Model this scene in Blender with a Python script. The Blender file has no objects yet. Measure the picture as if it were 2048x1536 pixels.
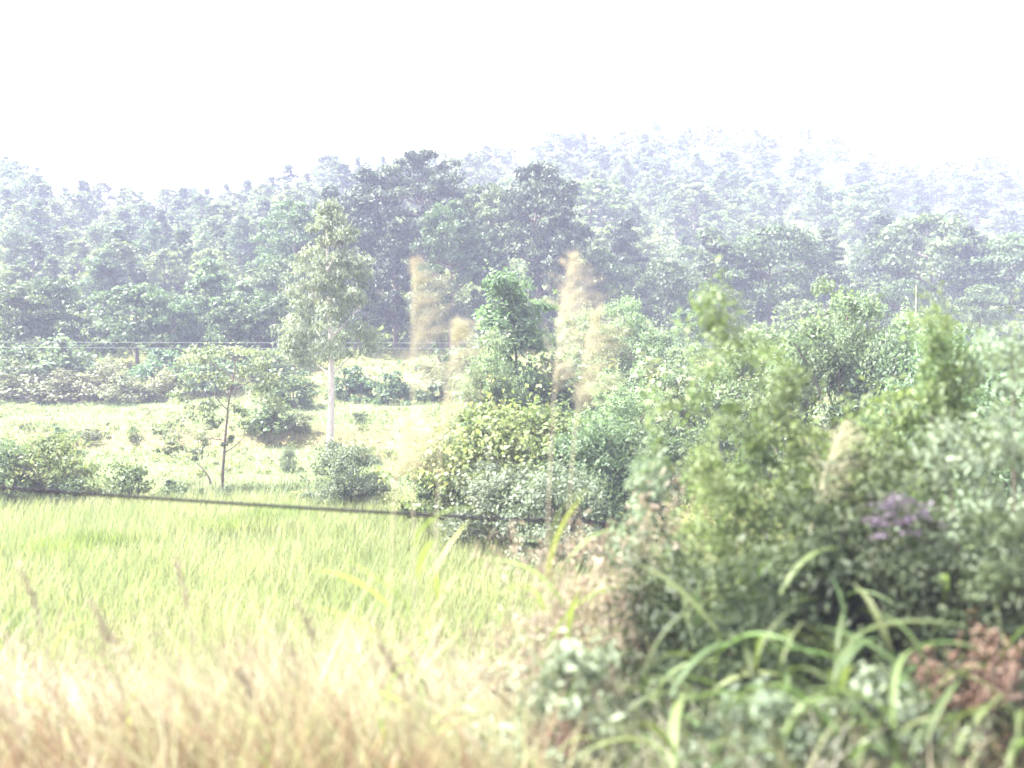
import bpy, math, random
import numpy as np

# ------------------------------------------------------------------ camera, world, sun, exposure
SC = bpy.context.scene
COL = SC.collection
F = 1847.0          # focal length of the photograph in its own pixels (2048 wide)
HZ = 700.0          # row of the eye-level line in the photograph
CZ = 5.0            # eye height above the rice field (seen from a train on an embankment)
cam_d = bpy.data.cameras.new('camera')
cam = bpy.data.objects.new('camera', cam_d)
COL.objects.link(cam)
cam.location = (0, 0, CZ)
cam.rotation_euler = (math.radians(90), 0, 0)
cam_d.sensor_width = 36.0
cam_d.lens = 36.0 * F / 2048.0
cam_d.shift_y = -(768.0 - HZ) / 2048.0
cam_d.clip_start = 0.05
cam_d.clip_end = 5000
cam_d.dof.use_dof = True
cam_d.dof.focus_distance = 45.0
cam_d.dof.aperture_fstop = 0.6
SC.camera = cam

SUN_EL, SUN_AZ = math.radians(58), math.radians(-82)   # azimuth measured from the view direction, to the left
sd = np.array([math.sin(SUN_AZ) * math.cos(SUN_EL), math.cos(SUN_AZ) * math.cos(SUN_EL), math.sin(SUN_EL)])
world = bpy.data.worlds.new('World')
SC.world = world
world.use_nodes = True
nt = world.node_tree
nt.nodes.clear()
wo = nt.nodes.new('ShaderNodeOutputWorld')
bg = nt.nodes.new('ShaderNodeBackground')
sky = nt.nodes.new('ShaderNodeTexSky')
sky.sky_type = 'NISHITA'
sky.sun_disc = False
sky.sun_elevation = SUN_EL
sky.sun_rotation = SUN_AZ
sky.dust_density = 6.0
mixw = nt.nodes.new('ShaderNodeMixRGB')       # thin white cloud veil over the whole sky
mixw.inputs[0].default_value = 0.9
mixw.inputs[2].default_value = (4.2, 4.1, 4.8, 1)
nt.links.new(sky.outputs[0], mixw.inputs[1])
nt.links.new(mixw.outputs[0], bg.inputs[0])
bg.inputs[1].default_value = 0.1
nt.links.new(bg.outputs[0], wo.inputs[0])

sun_d = bpy.data.lights.new('sun', 'SUN')
sun_d.energy = 5.0
sun_d.angle = math.radians(1.5)
sun_d.color = (1.0, 0.97, 0.91)
sun = bpy.data.objects.new('sun', sun_d)
COL.objects.link(sun)
sun.location = (-40, 40, 80)
from mathutils import Vector
sun.rotation_euler = Vector(sd).to_track_quat('Z', 'Y').to_euler()

vs = SC.view_settings
vs.view_transform = 'Standard'
vs.look = 'None'
vs.gamma = 1.0
vs.use_curve_mapping = False
vs.exposure = 3.2
SC.render.engine = 'CYCLES'
cy = SC.cycles
cy.max_bounces = 8
cy.diffuse_bounces = 3
cy.transmission_bounces = 4
cy.volume_bounces = 1
cy.transparent_max_bounces = 8
cy.use_denoising = True
cy.volume_step_rate = 4

# ------------------------------------------------------------------ helpers
def rng_(s): return np.random.default_rng(s)

def X(px, d):                      # sideways position of a photograph column at depth d
    return (px - 1024.0) / F * d
def Z(py, d):                      # height of a photograph row at depth d
    return CZ - (py - HZ) / F * d

def link(o, parent=None):
    COL.objects.link(o)
    if parent is not None: o.parent = parent
    return o

def tag(o, label=None, cat=None, group=None, kind=None):
    if label: o['label'] = label
    if cat: o['category'] = cat
    if group: o['group'] = group
    if kind: o['kind'] = kind
    return o

def empty(name, loc, rz=0.0, s=(1, 1, 1), label=None, cat=None, group=None):
    o = bpy.data.objects.new(name, None)
    o.empty_display_size = 0.2
    o.location = loc
    o.rotation_euler = (0, 0, rz)
    o.scale = s
    link(o)
    return tag(o, label, cat, group)

def quads_mesh(name, V, mat, var=None, smooth=False):
    """V: (N,4,3) independent quads -> mesh with a face attribute 'var'"""
    V = np.asarray(V, dtype=np.float32)
    n = len(V)
    me = bpy.data.meshes.new(name)
    me.vertices.add(n * 4); me.loops.add(n * 4); me.polygons.add(n)
    me.vertices.foreach_set('co', V.reshape(-1))
    me.loops.foreach_set('vertex_index', np.arange(n * 4, dtype=np.int32))
    me.polygons.foreach_set('loop_start', np.arange(0, n * 4, 4, dtype=np.int32))
    me.polygons.foreach_set('loop_total', np.full(n, 4, dtype=np.int32))
    if var is not None:
        a = me.attributes.new('var', 'FLOAT', 'FACE')
        a.data.foreach_set('value', np.asarray(var, dtype=np.float32))
    me.update(calc_edges=True)
    me.materials.append(mat)
    if smooth: me.polygons.foreach_set('use_smooth', np.ones(n, dtype=bool))
    return me

def grid_mesh(name, V, Q, mat, var=None, smooth=True):
    """V (n,3) verts, Q (m,4) quads sharing verts"""
    V = np.asarray(V, dtype=np.float32); Q = np.asarray(Q, dtype=np.int32)
    me = bpy.data.meshes.new(name)
    me.vertices.add(len(V)); me.loops.add(Q.size); me.polygons.add(len(Q))
    me.vertices.foreach_set('co', V.reshape(-1))
    me.loops.foreach_set('vertex_index', Q.reshape(-1))
    me.polygons.foreach_set('loop_start', np.arange(0, Q.size, 4, dtype=np.int32))
    me.polygons.foreach_set('loop_total', np.full(len(Q), 4, dtype=np.int32))
    if var is not None:
        a = me.attributes.new('var', 'FLOAT', 'FACE')
        a.data.foreach_set('value', np.asarray(var, dtype=np.float32))
    me.update(calc_edges=True)
    me.validate()
    me.materials.append(mat)
    if smooth: me.polygons.foreach_set('use_smooth', np.ones(len(me.polygons), dtype=bool))
    return me

class Tubes:
    """collects tapered tubes, built as one mesh"""
    def __init__(s): s.V = []; s.Q = []; s.n = 0
    def add(s, pts, rad, k=7):
        pts = np.asarray(pts, float); m = len(pts)
        rad = np.broadcast_to(np.asarray(rad, float), (m,))
        t = np.gradient(pts, axis=0); t /= np.linalg.norm(t, axis=1)[:, None] + 1e-9
        ref = np.where(np.abs(t[:, 2:3]) > 0.9, np.array([[1.0, 0, 0]]), np.array([[0, 0, 1.0]]))
        ref = np.broadcast_to(ref[m // 2], t.shape)
        a = np.cross(t, ref); a /= np.linalg.norm(a, axis=1)[:, None] + 1e-9
        b = np.cross(t, a)
        an = np.linspace(0, 2 * np.pi, k, endpoint=False)
        ring = pts[:, None, :] + rad[:, None, None] * (np.cos(an)[None, :, None] * a[:, None, :] + np.sin(an)[None, :, None] * b[:, None, :])
        s.V.append(ring.reshape(-1, 3))
        i = np.arange(m - 1)[:, None] * k; j = np.arange(k)[None, :]; j2 = (j + 1) % k
        q = np.stack([i + j, i + j2, i + k + j2, i + k + j], -1).reshape(-1, 4) + s.n
        s.Q.append(q); s.n += m * k
        return s
    def mesh(s, name, mat):
        return grid_mesh(name, np.concatenate(s.V), np.concatenate(s.Q), mat)

def bez(p0, p1, p2, n):
    t = np.linspace(0, 1, n)[:, None]
    return (1 - t) ** 2 * np.asarray(p0, float) + 2 * t * (1 - t) * np.asarray(p1, float) + t ** 2 * np.asarray(p2, float)

def unit(v): return v / (np.linalg.norm(v, axis=-1, keepdims=True) + 1e-9)

def leaves_at(rng, P, N, L, W, droop=0.2, fold=0.12):
    """diamond leaves at points P with preferred normals N"""
    n = len(P)
    nn = unit(N + rng.normal(0, 0.55, (n, 3)))
    a = unit(np.cross(nn, rng.normal(0, 1, (n, 3))) + np.array([0, 0, -droop]))
    b = unit(np.cross(nn, a))
    nn = np.cross(a, b)
    k = rng.uniform(0.55, 1.45, n); l = (L * k * rng.uniform(0.8, 1.2, n))[:, None]; w = (W * k * rng.uniform(0.7, 1.25, n))[:, None]
    f = nn * w * fold
    mid = P - a * l * 0.08
    return np.stack([P - a * l * 0.5 - f, mid + b * w * 0.5 + f, P + a * l * 0.5 - f * 1.6, mid - b * w * 0.5 + f], 1)

def clump_leaves(rng, C, R, per, L, W, droop=0.2, squash=0.8, inner=0.35, upw=0.4):
    """leaves spread over the outer shell of clumps (centres C, radii R)"""
    C = np.asarray(C); R = np.asarray(R)
    idx = np.repeat(np.arange(len(C)), per)
    n = len(idx)
    d = unit(rng.normal(0, 1, (n, 3)))
    d[:, 2] = np.where(d[:, 2] < -0.3, -d[:, 2] * 0.6, d[:, 2])
    r = R[idx] * (inner + (1 - inner) * rng.uniform(0, 1, n) ** 0.6)
    off = d * r[:, None]; off[:, 2] *= squash
    P = C[idx] + off
    N = unit(d + np.array([0, 0, upw]))
    q = leaves_at(rng, P, N, L, W, droop)
    cv = rng.uniform(0, 1, len(C))
    var = np.clip(0.55 * cv[idx] + 0.45 * rng.uniform(0, 1, n), 0, 1)
    return q, var

def new_mat(name):
    m = bpy.data.materials.new(name); m.use_nodes = True
    t = m.node_tree; t.nodes.clear()
    o = t.nodes.new('ShaderNodeOutputMaterial')
    return m, t, o

def leaf_mat(name, cols, trans=0.35, rough=0.55, obj_var=0.25, tcol=1.2, tb=0.7):
    m, t, o = new_mat(name)
    at = t.nodes.new('ShaderNodeAttribute'); at.attribute_name = 'var'
    cr = t.nodes.new('ShaderNodeValToRGB')
    e = cr.color_ramp.elements
    n = len(cols)
    e[0].position = 0.0; e[0].color = (*cols[0], 1)
    e[1].position = 1.0; e[1].color = (*cols[-1], 1)
    for i in range(1, n - 1):
        k = e.new(i / (n - 1)); k.color = (*cols[i], 1)
    t.links.new(at.outputs['Fac'], cr.inputs[0])
    oi = t.nodes.new('ShaderNodeObjectInfo')
    mr = t.nodes.new('ShaderNodeMapRange')
    mr.inputs[3].default_value = 1 - obj_var; mr.inputs[4].default_value = 1 + obj_var
    t.links.new(oi.outputs['Random'], mr.inputs[0])
    mrh = t.nodes.new('ShaderNodeMapRange')
    mrh.inputs[3].default_value = 0.5 - obj_var * 0.08; mrh.inputs[4].default_value = 0.5 + obj_var * 0.08
    ml = t.nodes.new('ShaderNodeMath'); ml.operation = 'MULTIPLY'; ml.inputs[1].default_value = 7.3
    fr = t.nodes.new('ShaderNodeMath'); fr.operation = 'FRACT'
    t.links.new(oi.outputs['Random'], ml.inputs[0]); t.links.new(ml.outputs[0], fr.inputs[0]); t.links.new(fr.outputs[0], mrh.inputs[0])
    hs = t.nodes.new('ShaderNodeHueSaturation')
    t.links.new(mrh.outputs[0], hs.inputs['Hue']); t.links.new(mr.outputs[0], hs.inputs['Value'])
    t.links.new(cr.outputs[0], hs.inputs['Color'])
    p = t.nodes.new('ShaderNodeBsdfPrincipled'); p.inputs['Roughness'].default_value = rough
    p.inputs['Specular IOR Level'].default_value = 0.25
    tr = t.nodes.new('ShaderNodeBsdfTranslucent')
    bc = t.nodes.new('ShaderNodeMixRGB'); bc.blend_type = 'MULTIPLY'; bc.inputs[0].default_value = 1
    bc.inputs[2].default_value = (tcol * 1.05, tcol * 1.1 if tb < 0.8 else tcol, tcol * tb, 1)
    mx = t.nodes.new('ShaderNodeMixShader'); mx.inputs[0].default_value = trans
    t.links.new(hs.outputs[0], p.inputs['Base Color'])
    t.links.new(hs.outputs[0], bc.inputs[1]); t.links.new(bc.outputs[0], tr.inputs[0])
    t.links.new(p.outputs[0], mx.inputs[1]); t.links.new(tr.outputs[0], mx.inputs[2])
    t.links.new(mx.outputs[0], o.inputs[0])
    return m

def bark_mat(name, c1, c2, scale=6.0):
    m, t, o = new_mat(name)
    tc = t.nodes.new('ShaderNodeTexCoord'); mp = t.nodes.new('ShaderNodeMapping')
    mp.inputs['Scale'].default_value = (scale, scale, scale * 0.25)
    ns = t.nodes.new('ShaderNodeTexNoise'); ns.inputs['Scale'].default_value = 3; ns.inputs['Detail'].default_value = 5
    cr = t.nodes.new('ShaderNodeValToRGB'); cr.color_ramp.elements[0].color = (*c1, 1); cr.color_ramp.elements[1].color = (*c2, 1)
    cr.color_ramp.elements[0].position = 0.3; cr.color_ramp.elements[1].position = 0.7
    p = t.nodes.new('ShaderNodeBsdfPrincipled'); p.inputs['Roughness'].default_value = 0.85
    bp = t.nodes.new('ShaderNodeBump'); bp.inputs['Strength'].default_value = 0.4; bp.inputs['Distance'].default_value = 0.02
    t.links.new(tc.outputs['Object'], mp.inputs[0]); t.links.new(mp.outputs[0], ns.inputs[0])
    t.links.new(ns.outputs[0], cr.inputs[0]); t.links.new(cr.outputs[0], p.inputs['Base Color'])
    t.links.new(ns.outputs[0], bp.inputs['Height']); t.links.new(bp.outputs[0], p.inputs['Normal'])
    t.links.new(p.outputs[0], o.inputs[0])
    return m

M = {}
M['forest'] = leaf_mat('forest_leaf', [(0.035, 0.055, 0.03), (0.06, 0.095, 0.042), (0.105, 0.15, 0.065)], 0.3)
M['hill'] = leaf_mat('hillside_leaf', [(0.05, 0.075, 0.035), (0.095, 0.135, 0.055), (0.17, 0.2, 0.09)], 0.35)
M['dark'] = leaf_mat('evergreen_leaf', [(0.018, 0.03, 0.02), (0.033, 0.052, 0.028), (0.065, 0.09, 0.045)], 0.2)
M['mid'] = leaf_mat('green_leaf', [(0.045, 0.075, 0.04), (0.075, 0.12, 0.062), (0.125, 0.18, 0.1)], 0.38)
M['olive'] = leaf_mat('olive_green_leaf', [(0.06, 0.09, 0.035), (0.1, 0.14, 0.055), (0.18, 0.215, 0.1)], 0.4)
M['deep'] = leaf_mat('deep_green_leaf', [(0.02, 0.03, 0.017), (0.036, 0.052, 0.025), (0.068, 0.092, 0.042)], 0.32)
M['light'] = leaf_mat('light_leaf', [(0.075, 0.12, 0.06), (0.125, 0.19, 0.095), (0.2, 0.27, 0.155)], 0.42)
M['yellow'] = leaf_mat('yellowing_leaf', [(0.06, 0.09, 0.035), (0.1, 0.135, 0.05), (0.13, 0.165, 0.07), (0.21, 0.2, 0.095)], 0.4)
M['grey'] = leaf_mat('grey_green_leaf', [(0.075, 0.1, 0.065), (0.12, 0.155, 0.1), (0.2, 0.235, 0.16)], 0.3)
M['pinkish'] = leaf_mat('pale_young_leaf', [(0.1, 0.13, 0.08), (0.16, 0.19, 0.12), (0.26, 0.27, 0.19)], 0.4)
M['euc'] = leaf_mat('eucalyptus_leaf', [(0.1, 0.125, 0.085), (0.16, 0.185, 0.13), (0.25, 0.27, 0.2)], 0.3)
M['brown'] = leaf_mat('brown_scrub_leaf', [(0.085, 0.085, 0.055), (0.125, 0.14, 0.075), (0.19, 0.19, 0.115)], 0.3)
M['rust'] = leaf_mat('rust_leaf', [(0.075, 0.045, 0.036), (0.11, 0.062, 0.05), (0.15, 0.1, 0.078)], 0.3)
M['purple'] = leaf_mat('purple_petal', [(0.06, 0.05, 0.07), (0.085, 0.068, 0.1), (0.12, 0.1, 0.135)], 0.3)
M['orange'] = leaf_mat('orange_petal', [(0.5, 0.13, 0.06), (0.6, 0.2, 0.08)], 0.3)
M['rice'] = leaf_mat('rice_blade', [(0.12, 0.155, 0.06), (0.175, 0.205, 0.095), (0.255, 0.26, 0.15)], 0.45, obj_var=0.0, tb=0.78)
M['meadow'] = leaf_mat('meadow_blade', [(0.09, 0.13, 0.06), (0.135, 0.175, 0.09), (0.21, 0.225, 0.145)], 0.4, obj_var=0.0, tb=0.78)
M['weed'] = leaf_mat('weed_leaf', [(0.11, 0.1, 0.06), (0.14, 0.17, 0.07), (0.22, 0.25, 0.12)], 0.4, obj_var=0.0)
M['straw'] = leaf_mat('embankment_grass', [(0.16, 0.095, 0.06), (0.23, 0.18, 0.11), (0.235, 0.255, 0.12), (0.315, 0.305, 0.22), (0.225, 0.265, 0.12), (0.41, 0.385, 0.325)], 0.42, obj_var=0.0, tb=0.9)
M['seed'] = leaf_mat('grass_seed_head', [(0.15, 0.11, 0.085), (0.2, 0.17, 0.12), (0.26, 0.23, 0.18)], 0.4, obj_var=0.1, tb=0.9)
M['plume'] = leaf_mat('reed_plume', [(0.2, 0.195, 0.12), (0.3, 0.285, 0.195), (0.4, 0.38, 0.29)], 0.45, obj_var=0.15, tb=0.9)
M['reed'] = leaf_mat('reed_leaf', [(0.08, 0.12, 0.03), (0.14, 0.19, 0.05), (0.22, 0.26, 0.09)], 0.42, obj_var=0.3)
M['blade'] = leaf_mat('broad_leaf', [(0.045, 0.07, 0.025), (0.08, 0.11, 0.04)], 0.42, obj_var=0.4)
M['bark'] = bark_mat('brown_bark', (0.06, 0.045, 0.035), (0.14, 0.11, 0.09))
M['pale_bark'] = bark_mat('pale_smooth_bark', (0.3, 0.25, 0.22), (0.5, 0.45, 0.41))
M['stalk'] = bark_mat('dry_stalk', (0.3, 0.27, 0.18), (0.45, 0.42, 0.3))
M['concrete'] = bark_mat('weathered_concrete', (0.16, 0.155, 0.15), (0.26, 0.25, 0.24), 3)

def cable_mat():
    m, t, o = new_mat('black_cable_sheath')
    p = t.nodes.new('ShaderNodeBsdfPrincipled'); p.inputs['Roughness'].default_value = 0.85; p.inputs['Specular IOR Level'].default_value = 0.08
    ns = t.nodes.new('ShaderNodeTexNoise'); ns.inputs['Scale'].default_value = 8
    cr = t.nodes.new('ShaderNodeValToRGB'); cr.color_ramp.elements[0].color = (0.008, 0.008, 0.01, 1); cr.color_ramp.elements[1].color = (0.02, 0.018, 0.024, 1)
    t.links.new(ns.outputs[0], cr.inputs[0]); t.links.new(cr.outputs[0], p.inputs['Base Color']); t.links.new(p.outputs[0], o.inputs[0])
    return m
M['cable'] = cable_mat()
M['wire'] = bark_mat('aluminium_wire', (0.2, 0.2, 0.21), (0.3, 0.3, 0.31))

# ------------------------------------------------------------------ terrain
RU = [-700, 0, 80, 200, 330, 560, 700, 820, 900, 960, 1050, 1150, 1300, 1400, 1480, 1600, 1700, 1800, 1850, 1900, 1960, 2048, 2800]
RP = [330, 325, 350, 375, 372, 345, 325, 310, 305, 305, 295, 285, 262, 250, 262, 272, 290, 335, 350, 335, 320, 325, 340]
def colu(x, y): return np.clip(1024 + F * x / np.maximum(y, 5), -700, 2800)
def foot(u): return np.interp(u, [0, 1050, 1350, 2048], [74, 80, 96, 96])
def ridg(u): return np.interp(u, [0, 700, 1050, 1350, 2048], [140, 150, 175, 195, 195])
def wav(x, y):
    return (np.sin(x * 0.31 + 1.3 * np.sin(y * 0.17)) + np.sin(y * 0.43 + x * 0.11 + 2.0) + 0.6 * np.sin(x * 0.93 - y * 0.71)) / 2.6
def H(x, y):
    x = np.asarray(x, float); y = np.asarray(y, float)
    z = np.interp(y, [-20, 3.2, 4.5, 11.5, 13.0, 30, 31.5, 34, 44, 45.5, 58, 61, 72, 75, 300],
                  [2.6, 2.6, 2.35, 0.35, 0.0, 0.0, 0.15, 0.2, 0.3, 1.35, 1.75, 2.3, 4.5, 5.0, 14.0])
    u = colu(x, y)
    f, r = foot(u), ridg(u)
    zf = np.interp(f, [72, 75, 300], [4.5, 5.0, 14.0])
    rp = np.interp(u, RU, RP) + 5.0 * F / r          # trees stand about five metres above the crest
    zr = CZ + (HZ - rp) / F * r
    t = np.clip((y - f) / (r - f), 0, 1)
    hz_ = zf + (zr - zf) * (t ** 0.92)
    hz_ = np.where(y > r, zr - 0.12 * (y - r), hz_)
    hz_ = hz_ + 0.9 * wav(x * 0.5, y * 0.5) * np.clip((y - f) / 15, 0, 1)
    z = np.where(y > f, hz_, z)
    amp = np.interp(y, [3, 6, 12, 14, 29, 33, 44, 47, 57, 62], [0, .12, .1, .02, .02, .1, .1, .12, .15, .35])
    return z + amp * wav(x, y * 1.6)

def ground_mat():
    m, t, o = new_mat('grassy_earth')
    at = t.nodes.new('ShaderNodeAttribute'); at.attribute_name = 'zone'
    n1 = t.nodes.new('ShaderNodeTexNoise'); n1.inputs['Scale'].default_value = 0.35; n1.inputs['Detail'].default_value = 6
    n2 = t.nodes.new('ShaderNodeTexNoise'); n2.inputs['Scale'].default_value = 5; n2.inputs['Detail'].default_value = 6
    geo = t.nodes.new('ShaderNodeNewGeometry')
    t.links.new(geo.outputs['Position'], n1.inputs[0]); t.links.new(geo.outputs['Position'], n2.inputs[0])
    ad = t.nodes.new('ShaderNodeMath'); ad.operation = 'ADD'
    t.links.new(n1.outputs[0], ad.inputs[0]); t.links.new(n2.outputs[0], ad.inputs[1])
    cr = t.nodes.new('ShaderNodeValToRGB')
    e = cr.color_ramp.elements
    e[0].position = 0.3; e[0].color = (0.62, 0.6, 0.55, 1); e[1].position = 0.75; e[1].color = (1.25, 1.2, 1.1, 1)
    hf = t.nodes.new('ShaderNodeMath'); hf.operation = 'MULTIPLY'; hf.inputs[1].default_value = 0.5
    t.links.new(ad.outputs[0], hf.inputs[0]); t.links.new(hf.outputs[0], cr.inputs[0])
    mx = t.nodes.new('ShaderNodeMixRGB'); mx.blend_type = 'MULTIPLY'; mx.inputs[0].default_value = 1
    t.links.new(at.outputs['Color'], mx.inputs[1]); t.links.new(cr.outputs[0], mx.inputs[2])
    p = t.nodes.new('ShaderNodeBsdfPrincipled'); p.inputs['Roughness'].default_value = 0.95
    p.inputs['Specular IOR Level'].default_value = 0.1
    bp = t.nodes.new('ShaderNodeBump'); bp.inputs['Strength'].default_value = 0.6; bp.inputs['Distance'].default_value = 0.08
    t.links.new(n2.outputs[0], bp.inputs['Height']); t.links.new(bp.outputs[0], p.inputs['Normal'])
    t.links.new(mx.outputs[0], p.inputs['Base Color']); t.links.new(p.outputs[0], o.inputs[0])
    return m

def make_ground():
    ys = np.concatenate([np.arange(-25, 3, 2.0), np.arange(3, 62, 0.4), np.arange(62, 130, 1.2), np.arange(130, 330, 3.0)])
    sx = np.linspace(-1, 1, 301)
    xs = np.sign(sx) * (np.abs(sx) ** 1.7) * 330
    Xg, Yg = np.meshgrid(xs, ys)
    Zg = H(Xg, Yg)
    V = np.stack([Xg, Yg, Zg], -1).reshape(-1, 3)
    nx, ny = len(xs), len(ys)
    i = np.arange(ny - 1)[:, None] * nx + np.arange(nx - 1)[None, :]
    Q = np.stack([i, i + 1, i + nx + 1, i + nx], -1).reshape(-1, 4)
    me = grid_mesh('ground', V, Q, ground_mat())
    # earth and turf colour of each zone
    x, y = V[:, 0], V[:, 1]
    red = np.array([0.14, 0.08, 0.05]); turf = np.array([0.13, 0.14, 0.05]); pad = np.array([0.09, 0.1, 0.035])
    mead = np.array([0.11, 0.145, 0.065]); bank = np.array([0.15, 0.12, 0.07]); hill = np.array([0.075, 0.105, 0.04])
    keys = [(-20, red), (9, red), (12, turf), (13.5, pad), (30, pad), (31.5, bank), (33.5, mead), (43.5, mead), (44.3, bank), (45.8, mead), (57, mead), (60, bank), (72, turf), (80, hill), (330, hill)]
    ky = [k for k, _ in keys]
    C = np.stack([np.interp(y + 0.5 * wav(x, y), ky, [c[j] for _, c in keys]) for j in range(3)] + [np.ones(len(y))], -1)
    a = me.attributes.new('zone', 'FLOAT_COLOR', 'POINT')
    a.data.foreach_set('color', C.astype(np.float32).reshape(-1))
    o = bpy.data.objects.new('ground', me)
    link(o); tag(o, kind='structure')
    return o
make_ground()

# ------------------------------------------------------------------ plant prototypes (meshes shared between look-alikes)
ENV = {
    'round': lambda t: np.sqrt(np.clip(1 - (2 * t - 0.9) ** 2 / 1.25, 0.03, 1)),
    'dome': lambda t: np.sqrt(np.clip(1 - t ** 2 * 0.97, 0.05, 1)),
    'cone': lambda t: np.clip(1.02 - t, 0.06, 1) ** 0.8,
    'spire': lambda t: np.interp(t, [0, 0.15, 0.4, 0.75, 1], [0.6, 0.95, 1.0, 0.55, 0.08]),
    'column': lambda t: np.interp(t, [0, 0.2, 0.6, 0.85, 1], [0.8, 1.0, 0.75, 0.45, 0.12]),
    'umbel': lambda t: np.interp(t, [0, 0.3, 0.7, 1], [0.35, 0.75, 1.0, 0.4]),
}
def tree_proto(seed, h, w, base, env, ncl, per, L, W, mat, bark, tr=0.16, clump=0.17, droop=0.25, squash=0.8, limbs=10, lean=0.03, inner=0.35):
    """crown of leaf clumps carried on a tapered trunk with limbs; returns (crown mesh, trunk mesh)"""
    r = rng_(seed)
    t = r.uniform(0, 1, ncl) ** 0.85
    ang = r.uniform(0, 2 * np.pi, ncl)
    rad = ENV[env](t) * w * 0.5 * np.sqrt(r.uniform(0.08, 1, ncl))
    lump = 1 + 0.22 * np.sin(ang * 2 + seed) + 0.15 * np.sin(ang * 3 + 5 * t)
    C = np.stack([np.cos(ang) * rad * lump, np.sin(ang) * rad * lump, base + (h - base) * (0.04 + 0.92 * t)], -1)
    R = w * clump * r.uniform(0.6, 1.25, ncl) * (0.55 + 0.45 * ENV[env](t))
    q, var = clump_leaves(r, C, R, per, L, W, droop, squash, inner, 0.1)
    crown = quads_mesh('crown', q, mat, var)
    tb = Tubes()
    topz = base + (h - base) * 0.86
    n = 8
    zz = np.linspace(-0.3, topz, n)
    tp = np.stack([lean * zz * np.sin(zz * 0.7 + seed), lean * zz * np.cos(zz * 0.5 + seed), zz], -1)
    tb.add(tp, np.linspace(tr, tr * 0.22, n) * np.where(np.arange(n) == 0, 1.25, 1))
    order = np.argsort(-R)[:limbs]
    for k in order:
        c = C[k]
        z0 = np.clip(c[2] - 0.45 * np.hypot(c[0], c[1]) - 0.1, base * 0.6, topz * 0.95)
        p0 = np.array([np.interp(z0, zz, tp[:, 0]), np.interp(z0, zz, tp[:, 1]), z0])
        tb.add(bez(p0, (p0 + c) / 2 + np.array([0, 0, -0.06 * h * 0.5]), c, 5), np.linspace(tr * 0.42, tr * 0.1, 5), 5)
    return crown, tb.mesh('trunk', bark)

def shrub_proto(seed, h, w, ncl, per, L, W, mat, clump=0.2, env='dome', stems=7, droop=0.2, inner=0.3, sr=0.018):
    r = rng_(seed)
    t = r.uniform(0, 1, ncl)
    ang = r.uniform(0, 2 * np.pi, ncl)
    rad = ENV[env](t) * w * 0.5 * np.sqrt(r.uniform(0.02, 1, ncl))
    C = np.stack([np.cos(ang) * rad, np.sin(ang) * rad, h * (0.06 + 0.86 * t)], -1)
    R = w * clump * r.uniform(0.35, 1.45, ncl)
    C *= (1 + 0.16 * np.sin(ang * 2 + seed) + 0.12 * np.sin(ang * 5 + seed * 2))[:, None] ** np.array([1, 1, 0.8])
    q, var = clump_leaves(r, C, R, per, L, W, droop, 0.85, inner)
    # loose shoots that break the outline
    m = max(8, int(ncl * 0.9))
    P = []
    for k in range(m):
        c = C[r.integers(ncl)]
        d = unit(np.array([c[0] * 0.7 + r.normal(0, .2), c[1] * 0.7 + r.normal(0, .2), h * r.uniform(0.1, 0.6)]))
        s = np.linspace(0, w * r.uniform(0.12, 0.3), 14)[:, None]
        P.append(c + d * s + r.normal(0, L * 0.35, (14, 3)))
    P = np.concatenate(P)
    q2 = leaves_at(r, P, unit(P - np.array([0, 0, h * 0.3])), L, W, droop)
    fo = quads_mesh('foliage', np.concatenate([q, q2]), mat, np.concatenate([var, r.uniform(0.3, 1, len(P))]))
    tb = Tubes()
    for k in range(stems):
        c = C[k % ncl]
        p0 = np.array([r.normal(0, w * 0.04), r.normal(0, w * 0.04), -0.15])
        tb.add(bez(p0, p0 * 0.5 + np.array([c[0] * 0.2, c[1] * 0.2, c[2] * 0.7]), c, 6), np.linspace(sr, sr * 0.35, 6) * w, 5)
    return fo, tb.mesh('stem', M['bark'])

P = {}
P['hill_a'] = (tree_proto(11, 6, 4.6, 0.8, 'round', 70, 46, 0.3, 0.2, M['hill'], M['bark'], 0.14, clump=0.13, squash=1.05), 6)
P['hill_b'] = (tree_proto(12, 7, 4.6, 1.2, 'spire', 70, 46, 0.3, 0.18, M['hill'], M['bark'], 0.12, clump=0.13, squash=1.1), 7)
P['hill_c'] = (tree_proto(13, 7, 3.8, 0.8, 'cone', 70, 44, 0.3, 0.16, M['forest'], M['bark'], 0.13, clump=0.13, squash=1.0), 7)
P['grove_a'] = (tree_proto(21, 14, 8.5, 3.0, 'round', 110, 130, 0.3, 0.19, M['dark'], M['bark'], 0.28, clump=0.13, limbs=24), 14)
P['grove_b'] = (tree_proto(22, 14, 7.0, 2.0, 'spire', 110, 130, 0.3, 0.17, M['dark'], M['bark'], 0.26, clump=0.14, limbs=24), 14)
P['grove_c'] = (tree_proto(23, 13, 8.0, 4.0, 'round', 80, 130, 0.32, 0.18, M['forest'], M['bark'], 0.24, clump=0.13, limbs=24), 13)
P['round_a'] = (tree_proto(31, 8, 6.5, 1.2, 'round', 80, 110, 0.26, 0.16, M['forest'], M['bark'], 0.18, limbs=18), 8)
P['round_b'] = (tree_proto(32, 8, 5.5, 1.0, 'spire', 80, 110, 0.26, 0.15, M['mid'], M['bark'], 0.16, limbs=18), 8)
P['pine'] = (tree_proto(33, 9, 5.4, 1.5, 'cone', 90, 110, 0.3, 0.07, M['dark'], M['bark'], 0.18, squash=0.45, limbs=26), 9)
P['small_a'] = (tree_proto(41, 4.5, 4.4, 0.5, 'round', 60, 100, 0.2, 0.13, M['forest'], M['bark'], 0.1), 4.5)
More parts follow.
